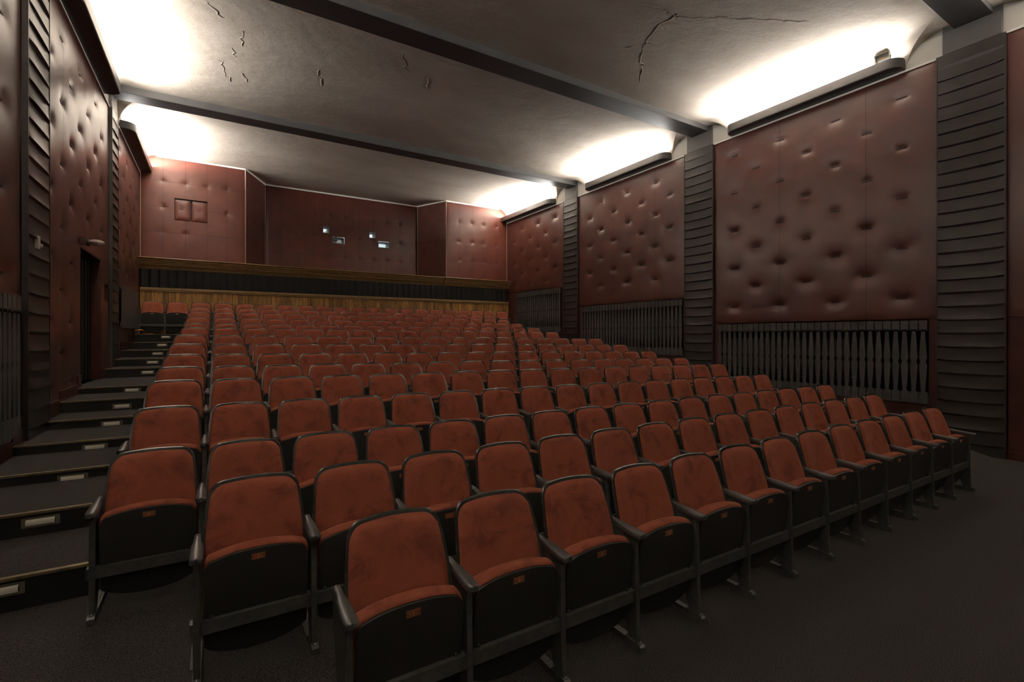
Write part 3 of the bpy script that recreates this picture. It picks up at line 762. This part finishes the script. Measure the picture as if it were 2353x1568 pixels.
def seatcushion_mesh():
    mb = MB(); prof = [(0,.000,.002),(.004,-.004,.012),(.016,-.006,.018),(.035,-.006,.020),(.055,-.006,.018),(.073,.0,.010),(.082,.010,-.004)]
    cols = []
    for d, ins, dz in prof:
        o = seat_outline(ins, dz); cols.append([(x, -.267 + d + .14*max(0,.5-z), z) for x, z in o] )
    n = len(cols[0])
    mb.grid([[c[i] for c in cols] for i in range(n)], 0, True)
    # sides down and the back face
    for e in (0, n-1):
        s0 = [c[e] for c in cols]
        dn = [[(p[0], p[1] + .14*(p[2]-z) if z < .5 else p[1], z) for p in s0] for z in (.40,.28,.20)]
        mb.grid([s0] + dn if e else ([s0] + dn)[::-1], 0, True)
    last = cols[-1]; mb.grid([last, [(x, -.185+.045, .20) for x, y, z in last]], 0, True)
    return mb.mesh('seat_cushion', M['velvet'])
def arm_mesh():
    mb = MB(); P = []
    st = [(-.335,.006,.0),(-.332,.020,.001),(-.320,.027,.002),(-.29,.0275,.004),(-.22,.0265,.009),(-.17,.0235,.013),(-.135,.0165,.016),(-.095,.0155,.019),(-.062,.0145,.019),(-.052,.008,.016)]
    for y, w, dz in st:
        z1 = .631 + dz; z0 = .600 + dz*.9 if y > -.325 else .607
        P.append([(-w*.9,y,z0),(-w,y,z0+.008),(-w,y,z1-.008),(-w*.8,y,z1-.001),(0,y,z1+.001),(w*.8,y,z1-.001),(w,y,z1-.008),(w,y,z0+.008),(w*.9,y,z0),(-w*.9,y,z0)])
    mb.grid(P, 0, True)
    mb.add(P[0][:-1], [tuple(range(8,-1,-1))], 0); mb.add(P[-1][:-1], [tuple(range(9))], 0)
    return mb.mesh('armrest', M['arm'])
def side_mesh(drop):
    """tapered side plank; drop = how much lower the foot reaches (longer legs)"""
    mb = MB(); b0 = .043 - drop
    prof = [(-.300,b0),(-.235,b0),(-.165,.24),(-.115,.36),(-.070,.48),(-.045,.612),(-.285,.605),(-.292,.34)]
    mb.prism(prof, 'x', -.014, .014)
    return mb.build('tmp', M['metal'], bevel=.003, seg=1)
def foot_mesh(drop):
    mb = MB(); z = -drop
    mb.prism([(-.328,z),(-.328,z+.030),(-.318,z+.040),(-.300,z+.044),(.02,z+.044),(.03,z+.030),(.03,z)], 'x', -.017, .017)
    mb.prism([(-.222,z+.044),(-.222,z+.050),(.0,z+.050),(.0,z+.044)], 'x', -.028, .006)
    mb.ball((0,-.308,z+.043), .008, 1, 8)
    return mb.build('tmp', [M['metal'], M['steel']], fix=True)
def rail_mesh():
    mb = MB(); mb.box(-.2765,.2215,-.284,-.255,.258,.318)
    mb.box(-.2765,.2215,-.255,-.235,.308,.318)
    for x in (-.195,.195): mb.ball((x,-.262,.324), .009, 1, 8); mb.box(x-.004,x+.004,-.266,-.258,.312,.322,1)
    mb.tube([(-.243,-.284,.285),(-.243,-.288,.285)], .006, 8, 1)
    return mb.mesh('front_rail', [M['metal'], M['board']])
def plate_mesh():
    mb = MB(); mb.box(-.029,.029,-.003,0,-.014,.014); 
    for x in (-.023,.023): mb.ball((x,-.003,0), .0028, 1, 6)
    return mb.mesh('number_plate', [M['copper'], M['seam']])
def take(o):
    me = o.data; bpy.data.objects.remove(o); return me
ME = dict(shell=shell_mesh(), cush=cushion_mesh(), board=board_mesh(), seat=seatcushion_mesh(), arm=arm_mesh(), rail=rail_mesh(), plate=plate_mesh())
LEG = {}
def leg(drop):
    k = round(drop, 3)
    if k not in LEG: LEG[k] = (take(side_mesh(k)), take(foot_mesh(k)))
    LEG[k][0].name = 'side_panel'; LEG[k][1].name = 'foot_rail'
    return LEG[k]
def digits(n):
    cu = bpy.data.curves.new('seat_number', 'FONT'); cu.body = str(n); cu.size = .021; cu.align_x = 'CENTER'; cu.align_y = 'CENTER'; cu.extrude = .0004
    o = bpy.data.objects.new('tmp', cu); C.objects.link(o); dg = bpy.context.evaluated_depsgraph_get()
    me = bpy.data.meshes.new_from_object(o.evaluated_get(dg)); me.name = 'seat_number'; bpy.data.objects.remove(o)
    me.materials.clear(); me.materials.append(M['digit']); return me
DG = {n: digits(n) for n in range(1, 22)}
def child(name, me, parent, loc=(0,0,0), rot=None):
    o = bpy.data.objects.new(name, me); C.objects.link(o); o.parent = parent; o.location = loc
    if rot: o.rotation_euler = rot
    return o
HB = .886                                                  # design height of the back top above the foot
for row, n, x0, y0, zt, sl, sk in ROWS:
    base = BASE.get(row, zt - HS) if row != 15 else 1.70
    for k in range(n):
        X = x0 + .5*k; top = zt + sl*(X - XC); zb = base + (sl*(X-XC) if row > 3 else 0)
        Y = y0 + sk*(X - XC)
        drop = round((top - zb) - HB, 2) if row <= 3 else round(top - zb - HB, 3)
        z0 = top - HB                                     # origin sits HB below the top
        s = thing('theatre_seat', '', 'seat', (X, Y, z0), f'tip-up seats of the {ORD[row]} row')
        where = f'{ORD[k+1]} from the left in the'
        if row == 1: lb = f'rust velvet tip-up seat, {where} front row'
        elif row == 15 and k < 2: lb = f'rust velvet tip-up seat, {"outermost" if k == 0 else "inner"} of the pair above the aisle steps'
        elif row == 15: lb = f'rust velvet tip-up seat, {where} rear row against the wainscot'
        else: lb = f'rust velvet tip-up seat, {where} {ORD[row]} row from the front'
        s['label'] = lb
        child('backrest', ME['shell'], s, (0,0,HB)); child('back_cushion', ME['cush'], s, (0,0,HB))
        sb = child('seat_board', ME['board'], s); child('seat_cushion', ME['seat'], s)
        p = child('number_plate', ME['plate'], s, (0, -.284, .570))
        child('seat_number', DG[k+1], p, (0, -.0036, 0), (PI/2, 0, 0))
        child('front_rail', ME['rail'], s)
        lm, fm = leg(drop)
        for x in ((-.25, .25) if k == n-1 else (-.25,)):
            child('armrest', ME['arm'], s, (x,0,0)); child('side_panel', lm, s, (x,0,0)); child('foot_rail', fm, s, (x,0,0))

# ------------------------------------------------------------------ camera, world, render look
cam = bpy.data.cameras.new('camera'); co = bpy.data.objects.new('camera', cam); C.objects.link(co)
cam.sensor_width = 36; cam.lens = 1111*36/2353; cam.shift_x = 0; cam.shift_y = -14/2353; cam.clip_start = .05
co.location = (0,0,H); co.rotation_euler = (PI/2, 0, -math.atan(1111/(2990-1176.5)))
sc = bpy.context.scene; sc.camera = co
w = bpy.data.worlds.new('world'); sc.world = w; w.use_nodes = True
w.node_tree.nodes['Background'].inputs['Color'].default_value = (1,.95,.9,1); w.node_tree.nodes['Background'].inputs['Strength'].default_value = .0
sc.view_settings.view_transform = 'Standard'; sc.view_settings.look = 'None'; sc.view_settings.gamma = 1; sc.view_settings.exposure = 0.22
sc.cycles.max_bounces = 10; sc.cycles.diffuse_bounces = 6; sc.cycles.sample_clamp_indirect = 4; sc.cycles.use_denoising = True
sc.cycles.caustics_reflective = False; sc.cycles.caustics_refractive = False
